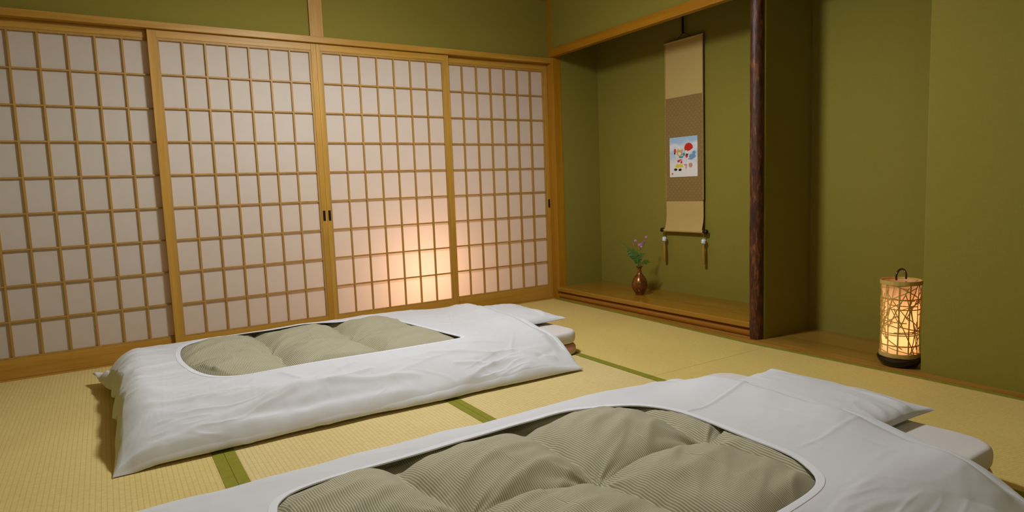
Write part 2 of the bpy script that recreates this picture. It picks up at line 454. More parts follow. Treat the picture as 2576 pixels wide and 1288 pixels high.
# ------------------------------------------------------------------ shoji
ZB, ZT = .0025, 1.8195
PZ0, PZ1 = .112, 1.764
def shoji(x0, x1, px0, px1, yf, label, pulls=()):
    t = thing('shoji_screen', ((x0+x1)/2, yf+.015, ZB), label, 'shoji screen', 'sliding paper screens')
    D = .030
    m = MB(); m.box(x0, px0-.012, yf, yf+D, ZB, ZT)
    left = m.build('stile', M['wz'], t, .0012)
    m = MB(); m.box(px1+.012, x1, yf, yf+D, ZB, ZT)
    right = m.build('stile', M['wz'], t, .0012)
    m = MB(); m.box(px0-.012, px1+.012, yf+.001, yf+D-.001, PZ1+.013, ZT); m.build('top_rail', M['wx'], t, .001)
    m = MB(); m.box(px0-.012, px1+.012, yf+.001, yf+D-.001, ZB, PZ0-.010); m.build('bottom_rail', M['wx'], t, .001)
    # lattice: inner frame + bars
    m = MB(); a, b = yf+.004, yf+.0205
    m.box(px0-.0118, px0, a, b, PZ0-.010, PZ1+.013); m.box(px1, px1+.0118, a, b, PZ0-.010, PZ1+.013)
    m.box(px0, px1, a, b, PZ1, PZ1+.0128); m.box(px0, px1, a, b, PZ0-.0098, PZ0)
    dx = (px1-px0)/7; dz = (PZ1-PZ0)/9
    for i in range(1, 7):
        x = px0+dx*i; w = .0047
        m.box(x-w, x+w, a+.0012, b, PZ0-.001, PZ1+.001)
    for j in range(1, 9):
        z = PZ0+dz*j; w = .0043
        m.box(px0-.001, px1+.001, a+.0022, b-.0004, z-w, z+w)
    m.build('lattice', M['lattice'], t)
    m = MB(); m.add([(px0-.012, yf+.0206, PZ0-.01), (px1+.012, yf+.0206, PZ0-.01), (px1+.012, yf+.0206, PZ1+.013), (px0-.012, yf+.0206, PZ1+.013)], [(0,1,2,3)])
    m.build('paper', M['paper'], t)
    for side, xc in pulls:
        m = MB(); zc = .7535; h = .033; w = .0080
        m.box(xc-w, xc-w+.0022, yf-.0012, yf+.012, zc-h, zc+h); m.box(xc+w-.0022, xc+w, yf-.0012, yf+.012, zc-h, zc+h)
        m.box(xc-w, xc+w, yf-.0012, yf+.012, zc-h, zc-h+.003); m.box(xc-w, xc+w, yf-.0012, yf+.012, zc+h-.003, zc+h)
        m.box(xc-w+.002, xc+w-.002, yf-.0004, yf+.004, zc-h+.002, zc+h-.002)
        m.build('finger_pull', M['darkmetal'], left if side == 'l' else right, .0006)
    return t
shoji(-3.572, -2.628, -3.533, -2.665, .034, 'leftmost paper screen, cut by the left edge and dimmest of the four')
shoji(-2.671, -1.756, -2.617, -1.800, 0, 'second paper screen from the left, behind the foot of the far futon', [('r', -1.7735)])
shoji(-1.7555, -.841, -1.719, -.892, 0, 'paper screen with the bright lamp glow low behind it', [('l', -1.7395)])
shoji(-.880, .021, -.833, -.017, .034, 'rightmost paper screen, next to the corner pillar', [('r', .007)])

# ------------------------------------------------------------------ futons
def support(x, y, xl=-3.02):
    ey = np.maximum(np.maximum(y+.50, -1.40-y), 0); ex = np.maximum(xl+.16-x, 0)
    e = np.sqrt(ey*ey+ex*ex*2.9+.0030)-.0548
    return .127*(1-sm(0, 1, e/.29)*.60-.40*np.clip(e/.29, 0, 1))
def edge_dist(x, y, xl=-3.02):
    a = np.clip(-.37-y, 1e-4, None); b_ = np.clip(y+1.70, 1e-4, None); c_ = np.clip(x-xl, 1e-4, None)
    return (a**-2.5+b_**-2.5+c_**-2.5)**(-1/2.5)
def base_h(x, y, back, xl=-3.02):
    d = edge_dist(x, y, xl)
    T = .046-.026*sm(-1.6, -1.1, x)
    h = support(x, y, xl)+.012+T*(1-np.exp(-d/.06))
    w = sm(-1.45, -1.12, x)*sm(-1.42, -1.15, y)*sm(-.5, -.75, y)
    return h+.036*w-back*sm(-.85, -.5, y)

def crease(X, Y, p, q, amp, wd):
    """a long pressed fold from p to q"""
    dx, dy = q[0]-p[0], q[1]-p[1]; L = math.hypot(dx, dy)
    t_ = ((X-p[0])*dx+(Y-p[1])*dy)/L/L; n_ = (-(X-p[0])*dy+(Y-p[1])*dx)/L
    n_ = n_+.012*noise(t_*3, p[0]*7, 91)*L
    return amp*np.exp(-(n_/wd)**2)*sm(-.02, .12, t_)*sm(1.02, .85, t_)

def wrinkle(x, y, seed, k):
    s = seed*17
    front = sm(-1.34, -1.52, y); left = sm(-2.60, -2.95, x); right = sm(-1.35, -1.15, x)
    wx = x+.05*noise(x*3, y*3, s+1); wy = y+.04*noise(x*3, y*3, s+2)
    z = .0065*noise(x*2.6, y*3.2, s+3)
    m = sm(-.15, .35, noise(x*2.3, y*2.3, s+6))
    # small drapes along the front slope
    rr = soft(wx*1.9+wy*1.3, wy*10-wx*1.6, s+4, .19)
    z += k*.0085*front*rr*(.3+.7*m)
    rr = np.clip(ridge(wx*4.5+wy*3, wy*24-wx*5.5, s+5)-.35, 0, 1)**1.5
    z += k*.0075*front*rr*m
    # gathers at the foot end
    gq = noise(wx*2.6-wy*1.5, wy*11+wx*3.5, s+7)
    z += left*(.013*gq+.006*noise(wx*5-wy*3, wy*22-wx*4, s+8))
    # faint creases everywhere
    rr = np.clip(ridge(wx*3.0-wy*2.4, wy*6.5+wx*2.2, s+9)-.60, 0, 1)**1.5
    z += k*.008*rr
    rr = np.clip(ridge(wx*8-wy*5, wy*13+wx*4, s+11)-.62, 0, 1)**1.4
    z += k*.0035*rr*sm(.0, .4, noise(x*2, y*2, s+12))
    z += right*.003*noise(wx*4, wy*10, s+10)
    return z

def ray_poly(poly, c, th):
    """distance from c along direction th to closed polygon"""
    P = np.array(poly)-np.array(c); Q = np.roll(P, -1, 0)
    out = np.full(len(th), 0.0)
    for i, a in enumerate(th):
        d = np.array([math.cos(a), math.sin(a)])
        e = Q-P; den = d[0]*e[:,1]-d[1]*e[:,0]
        den = np.where(np.abs(den) < 1e-12, 1e-12, den)
        t = (P[:,0]*e[:,1]-P[:,1]*e[:,0])/den
        s_ = (P[:,0]*d[1]-P[:,1]*d[0])/den
        ok = (t > 0) & (s_ >= -1e-9) & (s_ <= 1+1e-9)
        out[i] = t[ok].max() if ok.any() else 0
    return out

def smooth_closed(pts, keep=(), it=2):
    """Chaikin-like smoothing that keeps listed sharp points"""
    P = [tuple(p) for p in pts]; K = set(P[i] for i in keep)
    for _ in range(it):
        N = []
        for i, p in enumerate(P):
            q = P[(i+1) % len(P)]
            N.append(p if p in K else (p[0]*.75+q[0]*.25, p[1]*.75+q[1]*.25))
            N.append(q if q in K else (p[0]*.25+q[0]*.75, p[1]*.25+q[1]*.75))
        P = [p for i, p in enumerate(N) if p != N[i-1]]
    return P

def outline(seed, xe, xl=-3.02):
    """duvet boundary in the duvet frame, corners pulled out a little"""
    L = []
    def side(p, q, bow, wob, n=60):
        p = np.array(p); q = np.array(q); d = q-p; nrm = np.array([-d[1], d[0]])/np.hypot(*d)
        for i in range(n):
            t = i/n; b = bow*math.sin(PI*t)**.7
            w = wob*float(noise(t*n*.16, seed+.5, seed+31))*math.sin(PI*t)
            L.append(tuple(p+d*t+nrm*(b+w)))
    A, B, C_, D = (xl+.015, -1.700), (xe, -1.716), (xe+.005, -.40), (xl-.048, -.385)
    side(A, B, .004, .008); side(B, C_, .0, .006); side(C_, D, .02, .01); side(D, A, .050, .022)
    return L

def duvet(dy, opening, keep, seed, back, xe, xl, k, creases, label):
    cx, cy = -2.04, -1.02
    t = thing('futon_duvet', (cx, cy+dy, 0), label, 'futon duvet', 'futon duvets')
    op = smooth_closed(opening, keep); bd = outline(seed, xe, xl)
    th = list(np.linspace(-PI, PI, 1000, endpoint=False))
    for p in bd[::60]: th.append(math.atan2(p[1]-cy, p[0]-cx))
    for i in keep: th.append(math.atan2(opening[i][1]-cy, opening[i][0]-cx))
    th = np.array(sorted(th)); n = len(th)
    ro = ray_poly(op, (cx, cy), th); rb = ray_poly(bd, (cx, cy), th)
    NS = 150
    s = (1-(1-np.linspace(0, 1, NS))**1.5)[:, None]
    R = ro+(rb-ro)*s
    X = cx+R*np.cos(th); Y = cy+R*np.sin(th)
    Xc = np.clip(X, xl+.025, -1.0); Yc = np.clip(Y, -1.695, -.375)
    q = np.clip((rb-R)/.034, 0, 1)                    # 0 at the seam, 1 a finger inside it
    corner = np.exp(-((X-xl-.02)**2+(Y+1.70)**2)/.010)+np.exp(-((X-xl+.03)**2+(Y+.40)**2)/.010)+np.exp(-((X-xe)**2+(Y+1.716)**2)/.02)
    corner = np.clip(corner, 0, 1)
    head = sm(xe-.10, xe-.02, X)*sm(-1.66, -1.55, Y)
    # fold rolling over the front seam
    fx = np.exp(-((X+2.36)/.30)**2)
    lift = .007*np.exp(-((X+2.30)/.17)**2)*sm(-1.50, -1.70, Y)
    roll = fx*(.016*np.exp(-((Y+1.565)/.030)**2)-.013*np.exp(-((Y+1.640)/.020)**2))
    puff = (.036-.024*corner)*(1-head)*(1-.65*sm(-.60, -.45, Y))*(1+.35*noise(X*5, Y*5, seed+40))
    edge = puff*np.sqrt(np.clip(1-(1-q)**2, 0, 1))
    foot = .016*sm(xl+.16, xl+.03, X)*(1-corner)
    H = base_h(Xc, Yc, back, xl)-.012+edge*sm(.30, .0, rb-R)+.012*(1-sm(.30, .0, rb-R))
    W = wrinkle(X+(-3.02-xl)*sm(-2.4, xl, X), Y, seed, k)*np.clip((R-ro)/.10, 0, 1)
    Z = H+W*(.12+.88*sm(0, 1, q))*np.where(head > .5, .7, 1)+lift+roll*q+foot*q-.006*corner+k*.0045*noise(X*17+Y*5, Y*17-X*3, seed+41)*np.exp(-(rb-R)/.06)*(1-head)
    tip = np.exp(-((X-xl+.04)**2+(Y+.39)**2)/.004); Z += .035*tip
    # flat stitched margin along the pillow end
    m_ = rb-R
    Z += head*(.0035*sm(.030, .012, m_)-.0035*np.exp(-((m_-.026)/.005)**2))
    for c_ in creases: Z += crease(X, Y, *c_)
    inside = sm(-.500, -.55, Y)*sm(-1.475, -1.44, Y)*sm(xl+.10, xl+.14, X)
    Z = np.maximum(Z, .004+.128*inside)
    # under side: turned in under the seam
    ring = []
    for dr, dz in ((-.010, -.008), (-.040, -.012), (-.08, -.014)):
        R2 = rb+dr; X2 = cx+R2*np.cos(th); Y2 = cy+R2*np.sin(th)
        sup = support(np.clip(X2, xl+.02, -1.0), np.clip(Y2, -1.7, -.37), xl)
        ring.append((X2, Y2, np.maximum(np.minimum(np.maximum(Z[-1]+dz, sup*.9), Z[-1]-.003), .002)))
    XA = np.vstack([X]+[g[0][None] for g in ring]); YA = np.vstack([Y]+[g[1][None] for g in ring]); ZA = np.vstack([Z]+[g[2][None] for g in ring])
    grid_mesh('cover', XA, YA+dy, ZA, M['white'], t, wrap=True, flip=True)
    # stitched hem round the opening
    wv = [-.0004, -.0002, .0000, .0007, .0020, .007, .014, .0190, .0203, .0208, .0210]
    hv = [-.0030, .0002, .0009, .0012, .0013, .0013, .0013, .0013, .0012, .0008, -.001]
    XX = []; YY = []; ZZ = []; sv = s[:, 0]
    for a, b in zip(wv, hv):
        R3 = ro+a; f0 = np.clip((R3-ro)/(rb-ro), 0, .999)
        kk = np.interp(f0, sv, np.arange(NS)); i0 = np.minimum(kk.astype(int), NS-2); f_ = kk-i0; jj = np.arange(n)
        zz = Z[i0, jj]*(1-f_)+Z[i0+1, jj]*f_
        XX.append(cx+R3*np.cos(th)); YY.append(cy+R3*np.sin(th)); ZZ.append(zz+b)
    grid_mesh('hem', np.array(XX), np.array(YY)+dy, np.array(ZZ), M['hem'], t, wrap=True, flip=True)
    # tufted quilt showing through the opening
    o = np.array(op); x0, x1, y0, y1 = o[:,0].min()-.10, o[:,0].max()+.10, o[:,1].min()-.10, o[:,1].max()+.10
    gx = np.arange(x0, x1, .0045); gy = np.arange(y0, y1, .0045)
    X, Y = np.meshgrid(gx, gy)
    wx = X+.026*noise(X*3.4, Y*3.4, seed+70)+.003*noise(X*9, Y*9, seed+71)
    wy = Y+.026*noise(X*3.4, Y*3.4, seed+72)+.003*noise(X*9, Y*9, seed+73)
    cxs = np.array([-2.735, -2.345, -1.965, -1.565, -1.36]); cys = np.array([-1.405, -1.0, -.595])
    dxm = np.min(np.abs(wx[..., None]-cxs), -1); dym = np.min(np.abs(wy[..., None]-cys), -1)
    # distance to the next stitch row; the cross rows are shallower away from the tufts
    px = 1-np.exp(-(dxm/.055)**1.1); py = 1-np.exp(-(dym/.060)**1.1)
    kd = np.min(np.hypot(wx[..., None, None]-cxs[:, None], wy[..., None, None]-cys[None, :]), (-1, -2))
    puff = .058*px*py**.75
    tuft = -.014*np.exp(-(kd/.05)**2)
    near = np.exp(-dxm/.05)
    gather = np.exp(-dxm/.03)*.006*noise(wx*6, wy*26, seed+74)*.7+np.exp(-dym/.03)*.0035*noise(wx*26, wy*6, seed+75)
    ang = np.arctan2(wy-cys[1], wx-cxs[np.argmin(np.abs(wx[..., None]-cxs), -1)])
    folds = .017*np.exp(-kd/.15)*noise(ang*2.6, kd*4, seed+76)
    long_ = .010*soft(wx*1.6+wy*1.2, wy*6.5-wx*2.6, seed+77, .24)*px+.0032*soft(wx*4+wy*2.2, wy*11-wx*6, seed+78, .25)*px
    H = base_h(np.clip(X, -2.95, -1.15), np.clip(Y, -1.62, -.44), back, xl)
    Z = H-.030+puff+tuft+gather+folds+long_
    # tuck in under the cover outside the opening
    r_ = np.hypot(X-cx, Y-cy); ri = ray_poly(op, (cx, cy), np.arctan2(Y-cy, X-cx).ravel()).reshape(X.shape)
    ins = ri-r_
    Hc = base_h(np.clip(X, -2.995, -1.0), np.clip(Y, -1.695, -.375), back, xl)
    Z = np.where(ins < .025, np.minimum(Z, Hc-.008+np.clip(ins, 0, 1)*.9), Z)
    # cloth coordinate follows the surface so stripes ride over the puffs
    gxx = np.gradient(Z, axis=1)/.0045
    U = np.cumsum(np.sqrt(1+gxx**2)*.0045, axis=1); U = U-U[:, U.shape[1]//2][:, None]
    U = .25*U+.75*(X-X[:, X.shape[1]//2][:, None])+.004*noise(X*3, Y*3, seed+80)
    Z = np.maximum(Z, .1335)
    keepm = ins > -.06
    # drop vertices far outside the opening
    q = grid_mesh('quilt', X, Y+dy, Z, M['quilt'], t, uv=np.stack([U, Y], -1), flip=False)
    bm = bmesh.new(); bm.from_mesh(q.data); bm.verts.ensure_lookup_table()
    kk = keepm.ravel(); bmesh.ops.delete(bm, geom=[v for v in bm.verts if not kk[v.index]], context='VERTS')
    bm.to_mesh(q.data); bm.free()
    return t

OP1 = [(-2.721,-.90),(-2.700,-.68),(-2.645,-.565),(-2.52,-.525),(-2.35,-.545),(-2.20,-.555),(-2.05,-.565),(-1.90,-.605),
       (-1.79,-.61),(-1.69,-.69),(-1.64,-.85),(-1.60,-1.15),(-1.560,-1.383),(-1.572,-1.412),(-1.777,-1.410),(-1.983,-1.401),(-2.157,-1.388),
       (-2.323,-1.381),(-2.469,-1.396),(-2.559,-1.393),(-2.637,-1.335),(-2.683,-1.23),(-2.711,-1.07)]
OP2 = [(-2.683,-.736),(-2.665,-.671),(-2.615,-.622),(-2.497,-.600),(-2.352,-.610),(-2.16,-.610),(-1.908,-.602),(-1.789,-.590),
       (-1.689,-.605),(-1.574,-.684),(-1.530,-.781),(-1.508,-.907),(-1.525,-1.10),(-1.528,-1.237),(-1.573,-1.321),(-1.607,-1.358),
       (-1.661,-1.382),(-1.79,-1.395),(-1.95,-1.40),(-2.2,-1.405),(-2.45,-1.40),(-2.60,-1.37),(-2.68,-1.27),(-2.705,-1.05),(-2.70,-.86)]
DY2 = -1.885
duvet(0, OP1, (12,), 3, .006, -1.08, -3.02, 1.0,
      [((-2.80, -1.12), (-2.84, -1.60), .0008, .006), ((-2.66, -1.45), (-2.69, -1.64), .0010, .005), ((-2.52, -1.46), (-2.54, -1.62), .001, .006),
       ((-2.33, -1.56), (-2.80, -1.66), .007, .013), ((-2.36, -1.54), (-2.66, -1.50), .005, .009), ((-2.30, -1.57), (-1.86, -1.62), .008, .014),
       ((-2.31, -1.55), (-2.10, -1.47), .006, .010), ((-2.28, -1.58), (-2.05, -1.545), .005, .008), ((-2.37, -1.58), (-2.55, -1.63), .005, .008),
       ((-2.34, -1.53), (-2.42, -1.44), .004, .008), ((-1.80, -1.50), (-1.45, -1.585), .006, .012), ((-1.72, -1.60), (-1.50, -1.64), .005, .009),
       ((-1.62, -1.46), (-1.38, -1.50), .004, .010), ((-1.36, -1.58), (-1.18, -1.66), .009, .016), ((-1.30, -1.64), (-1.16, -1.60), -.006, .012),
       ((-2.95, -1.45), (-2.62, -1.36), .006, .014), ((-2.97, -1.20), (-2.70, -1.14), .006, .014), ((-2.95, -1.30), (-2.70, -1.30), -.005, .014), ((-2.92, -1.05), (-2.74, -.98), .005, .012),
       ((-1.30, -.72), (-1.42, -.98), .004, .007), ((-1.43, -1.62), (-1.28, -1.42), .003, .008)],
      'white-covered futon duvet nearer the paper screens, its opening pointed at the right')
duvet(DY2, OP2, (), 9, .026, -1.115, -3.17, .45,
      [((-1.52, -.86), (-1.12, -.83), .0035, .006), ((-1.48, -1.22), (-1.13, -1.22), .0022, .006), ((-1.30, -.60), (-1.28, -1.45), -.0012, .010)],
      'white-covered futon duvet nearest the viewer, with a wide rounded opening')

def slab(name, x0, x1, y0, y1, z0, z1, rc, re, mat, parent, crown=0, seed=1):
    """padded rectangular mattress with rounded plan corners and rolled edges"""
    n = 260; th = np.linspace(0, 2*PI, n, endpoint=False)
    hx, hy = (x1-x0)/2, (y1-y0)/2; cx, cy = (x0+x1)/2, (y0+y1)/2
    def ring(ins):
        a, b = hx-ins, hy-ins; rc_ = max(.005, rc-ins*.6); P = []
        for (sx, sy, st) in ((1,1,0),(-1,1,PI/2),(-1,-1,PI),(1,-1,1.5*PI)):
            for q in np.linspace(0, PI/2, 14): P.append((sx*(a-rc_)+rc_*math.cos(st+q), sy*(b-rc_)+rc_*math.sin(st+q)))
            # straight run
            nx = {0: (-(a-rc_), b), PI/2: (-a, -(b-rc_)), PI: (a-rc_, -b), 1.5*PI: (a, b-rc_)}[st]
            p0 = P[-1]
            for k in range(1, 30): P.append((p0[0]+(nx[0]-p0[0])*k/30, p0[1]+(nx[1]-p0[1])*k/30))
        return np.array(P)
    H = (z1-z0)/2; zm = (z0+z1)/2; X = []; Y = []; Z = []
    prof = [(re*(1-math.cos(a)), H*math.sin(a)) for a in np.linspace(-PI/2, PI/2, 17)]
    prof = [(re-re*math.cos(a)**.7 if math.cos(a) > 0 else re, H*np.sign(math.sin(a))*abs(math.sin(a))**.8) for a in np.linspace(-PI/2, PI/2, 21)]
    for ins, z in prof:
        P = ring(ins); X.append(P[:,0]); Y.append(P[:,1]); Z.append(np.full(len(P), zm+z))
    P = ring(re)
    for f_ in (.9, .75, .5, .25, .02):
        X.append(P[:,0]*f_); Y.append(P[:,1]*f_); Z.append(np.full(len(P), z1+crown*(1-f_)))
    X = np.array(X)+cx; Y = np.array(Y)+cy; Z = np.array(Z)
    w = .004*noise(X*7, Y*7+Z*9, seed)
    Z = Z+np.where(Z > zm, w, 0); 
    side = np.clip((Z-z0)/(H*2), 0, 1)
    X = X+.004*noise(Y*6, Z*20, seed+3)
    return grid_mesh(name, X, Y, Z, mat, parent, wrap=True, flip=False)

M['satin'] = None
k = NT('pink_cream_satin'); c = k.node('ShaderNodeTexCoord'); sep = k.node('ShaderNodeSeparateXYZ'); k.link(c.outputs['Object'], sep.inputs[0])
zz = k.math('MULTIPLY', k.math('ADD', sep.outputs[2], k.math('MULTIPLY', k.noise(k.coord((3,3,3)), 2.0, 2), .012)), 1/.062)
k.base(k.ramp(zz, [(.22, (.34, .15, .09, 1)), (.27, (.46, .40, .20, 1)), (.55, (.46, .40, .20, 1)), (.60, (.62, .30, .26, 1))]), .32, .5)
M['satin'] = k.m

for dy, a_, s in ((0, 0, 5), (DY2, -.15, 21)):
    t = thing('under_mattress', (-1.92, -.95+dy, 0), 'thin pink and cream mattress at the bottom of the %s bed' % ('far futon' if dy == 0 else 'near futon'), 'mattress', 'under mattresses')
    slab('padding', -2.90+a_, -.893, -1.460+dy, -.50+dy, .0015, .0585, .055, .018, M['satin'], t, 0, s)
    t = thing('futon_mattress', (-1.92, -.95+dy, .06), 'white sheeted mattress under the duvet of the %s bed, above the pink layer' % ('far futon' if dy == 0 else 'near futon'), 'mattress', 'white futon mattresses')
    slab('sheeted_padding', -2.91+a_, -.888, -1.462+dy, -.505+dy, .0625, .1255, .075, .020, M['sheet'], t, .002, s+1)
    # pillow
    t = thing('pillow', (-1.04, -.975+dy, .13), 'white pillow half tucked under the %s duvet' % ('far' if dy == 0 else 'near'), 'pillow', 'white pillows')
    n = 110; u = np.linspace(-1, 1, n); U, V = np.meshgrid(u, u)
    cu = np.sign(U)*np.abs(U)**.8; cv = np.sign(V)*np.abs(V)**.8
    hx, hy = .205, .285
    X = -1.045+cu*hx*(1-.075*(1-np.abs(cv)**3)+.02*np.abs(cv)**8); Y = -.972+cv*hy*(1-.05*(1-np.abs(cu)**3)+.03*np.abs(cu)**8)
    prof = np.sqrt(np.clip((1-np.abs(cu)**2.4)*(1-np.abs(cv)**2.4), 0, 1))
    em = np.clip(1-np.maximum(np.abs(cu), np.abs(cv)), 0, 1)
    wr = .006*noise(X*14+Y*6, Y*9, s+2)*np.exp(-em/.35)+.005*np.clip(ridge(X*9-Y*4, Y*5+X*6, s+3)-.4, 0, 1)*sm(0, .1, em)*sm(.75, .3, em)+.006*np.exp(-((cu-.62-.5*(cv+.7))/.12)**2)*sm(-.2, -.55, cv)*sm(0, .1, em)
    Zt = .149+.044*prof**.8+wr*sm(0, .06, em); Zb = .149-.0165*prof**.6
    tip = np.clip(np.abs(cu)**6*np.abs(cv)**6, 0, 1)
    Zt += .006*tip; Zb += .006*tip
    X2 = np.vstack([X, X[::-1]]); Y2 = np.vstack([Y, Y[::-1]])+dy; Z2 = np.vstack([Zt, Zb[::-1]])
    grid_mesh('pillowcase', X2, Y2, Z2, M['white'], t, flip=False)

# ------------------------------------------------------------------ hanging scroll
XB = .440
t = thing('hanging_scroll', (XB, -.965, .53), 'tall narrow hanging scroll with tan silk and brown brocade in the alcove', 'hanging scroll')
YL, YR = -.795, -1.130
def curved_sheet(z0, z1, mat, name, xo=0, ya=YL, yb=YR, n=24):
    zz = np.linspace(z0, z1, n); yy = np.linspace(ya, yb, 8)
    Yg, Zg = np.meshgrid(yy, zz)
    bend = XB+xo-.0225*np.clip((.665-Zg)/.118, 0, 1)**2+.002*np.sin(Zg*4)
    fr = np.stack([bend, Yg, Zg]); bk = np.stack([bend+.0014, Yg, Zg])
    mb = MB(); nn, mm = Zg.shape
    for arr in (fr, bk):
        b = len(mb.v); mb.v += [tuple(arr[:, i, j]) for i in range(nn) for j in range(mm)]
        fsx = [(b+i*mm+j, b+i*mm+j+1, b+(i+1)*mm+j+1, b+(i+1)*mm+j) for i in range(nn-1) for j in range(mm-1)]
        mb.f += fsx; mb.m += [0]*len(fsx)
    N = nn*mm
    edge = [i*mm for i in range(nn)]+[(nn-1)*mm+j for j in range(1, mm)]+[i*mm+mm-1 for i in range(nn-2, -1, -1)]+[j for j in range(mm-2, 0, -1)]
    for a, b in zip(edge, edge[1:]+edge[:1]): mb.f.append((a, b, b+N, a+N)); mb.m.append(0)
    return mb.build(name, mat, t, 0, 30)
curved_sheet(1.463, 1.835, M['gold'], 'upper_silk')
curved_sheet(.749, 1.463, M['brocade'], 'brocade')
curved_sheet(.546, .749, M['gold'], 'lower_silk')
for y in (YL, YR):
    mb = MB(); mb.box(XB-.0012, XB+.0004, y-.004, y+.004, .76, 1.835); mb.build('edge_binding', M['cordgold'], t)
mb = MB(); mb.tube([(XB, YL+.006, 1.838), (XB, YR-.006, 1.838)], .006, 10); mb.build('top_rod', M['gold'], t, 0, 40)
rol = MB(); rol.tube([(XB-.012, YL+.001, .545), (XB-.012, YR-.001, .545)], .0112, 18); rol = rol.build('bottom_roller', M['gold'], t, 0, 40)
for y0, s_ in ((YL, 1), (YR, -1)):
    mb = MB(); mb.tube([(XB-.012, y0+s_*.001, .545), (XB-.012, y0+s_*.010, .545)], .0105, 16); mb.build('roller_collar', M['bamboo'], rol, 0, 40)
    mb = MB(); mb.tube([(XB-.012, y0+s_*.010, .545), (XB-.012, y0+s_*.013, .545), (XB-.012, y0+s_*.036, .545), (XB-.012, y0+s_*.040, .545)], [.0125, .0150, .0160, .0135], 18)
    mb.build('roller_knob', M['darkmetal'], rol, 0, 40)
mb = MB()
mb.tube([(XB, -.90, 1.842), (XB, -.935, 1.864), (XB, -.962, 1.882)], .0022, 6); mb.tube([(XB, -.962, 1.882), (XB, -1.00, 1.866), (XB, -1.03, 1.845)], .0022, 6)
mb.build('hanging_cord', M['darkmetal'], t)
mb = MB(); mb.tube([(XB, -.962, 1.876), (XB, -.962, 1.90), (XB, -.961, 2.0), (XB, -.960, ZC-.001)], [.0075, .0085, .0062, .0062], 12)
o = mb.build('scroll_hook_rod', M['blackmat'], None, 0, 40)
tag(o, 'dark slim rod dropping from above to hold the scroll cord', 'rod')

# picture mounted on the brocade
PY0, PY1, PZ_0, PZ_1 = -.836, -1.086, .918, 1.190
k = NT('watercolour_sheet'); c = k.node('ShaderNodeTexCoord'); sep = k.node('ShaderNodeSeparateXYZ'); k.link(c.outputs['Object'], sep.inputs[0])
zl = k.math('ADD', sep.outputs[2], k.math('MULTIPLY', k.noise(k.coord((1, 9, 22)), 1.0, 3), .12))
col = k.ramp(k.math('MULTIPLY', k.math('SUBTRACT', zl, .45), 1/.30), [(.30, (.74, .70, .66, 1)), (.55, (.42, .56, .68, 1)), (.68, (.74, .72, .70, 1)), (.82, (.36, .52, .68, 1))])
k.base(col, .8, .1); M['watercol'] = k.m
mb = MB(); mb.box(XB-.0042, XB-.0022, PY1, PY0, PZ_0, PZ_1); pic = mb.build('picture', M['watercol'], t)
LIFT = [.0002]
def flat(name, col, polys, lift):
    mt = plain('ink_'+name, col, .75, .1)
    for P in polys:
        LIFT[0] += .00007; lift = LIFT[0]
        mb = MB()
        n = len(P); W_ = PY0-PY1; H_ = PZ_1-PZ_0
        f_ = [(XB-.0042-lift, PY0-u_*W_, PZ_0+v_*H_) for u_, v_ in P]; b_ = [(XB-.0041, y, z) for _, y, z in f_]
        mb.add(f_+b_, [tuple(range(n))]+[(i, (i+1) % n, n+(i+1) % n, n+i) for i in range(n)])
        mb.build(name, mt, pic)
def disc(cu, cv, ru, rv=None, a0=0, a1=2*PI, n=22): 
    rv = rv or ru*.92
    return [(cu+ru*math.cos(a), cv+rv*math.sin(a)) for a in np.linspace(a0, a1, n, endpoint=(a1-a0 < 6.2))]
flat('sun_disc', (.62, .035, .02, 1), [disc(.69, .715, .150, .125)], .0003)
flat('sea_wave', (.20, .34, .55, 1), [disc(.82, .50, .12, .055), disc(.76, .44, .09, .022), disc(.88, .585, .06, .045)], .0002)
flat('cloud', (.80, .79, .77, 1), [disc(.60, .625, .040), disc(.665, .605, .042), disc(.735, .61, .045), disc(.80, .64, .040), disc(.85, .675, .032)], .0004)
flat('dancer_robe', (.78, .76, .74, 1), [disc(.36, .385, .11, .075), disc(.33, .56, .12, .09)], .0004)
flat('robe_pattern', (.66, .05, .04, 1), [disc(.33, .40, .05, .03), disc(.43, .37, .035, .035), disc(.40, .425, .06, .015), disc(.20, .66, .035, .06), disc(.62, .52, .04, .05)], .0006)
flat('trousers', (.80, .62, .05, 1), [[(.25, .32), (.47, .31), (.50, .25), (.38, .23), (.36, .28), (.33, .23), (.21, .25)]], .0006)
flat('boot', (.03, .02, .02, 1), [disc(.22, .19, .06, .03), disc(.38, .18, .055, .03), disc(.19, .60, .02, .03), disc(.43, .575, .03, .03), disc(.64, .55, .03, .02)], .0007)
flat('headdress', (.70, .42, .10, 1), [disc(.36, .60, .10, .075), [(.28, .65), (.31, .72), (.36, .66)], [(.40, .66), (.47, .70), (.46, .62)]], .0006)
flat('face_mask', (.80, .76, .70, 1), [disc(.37, .585, .055, .04)], .0009)
flat('sash', (.10, .30, .25, 1), [disc(.42, .50, .08, .025), disc(.52, .56, .04, .04)], .0008)
flat('kite', (.62, .30, .22, 1), [disc(.76, .285, .065, .055), disc(.58, .30, .05, .018), disc(.60, .25, .012, .06)], .0005)
flat('stamp', (.60, .10, .08, 1), [[(.08, .065), (.12, .065), (.12, .105), (.08, .105)]], .0003)

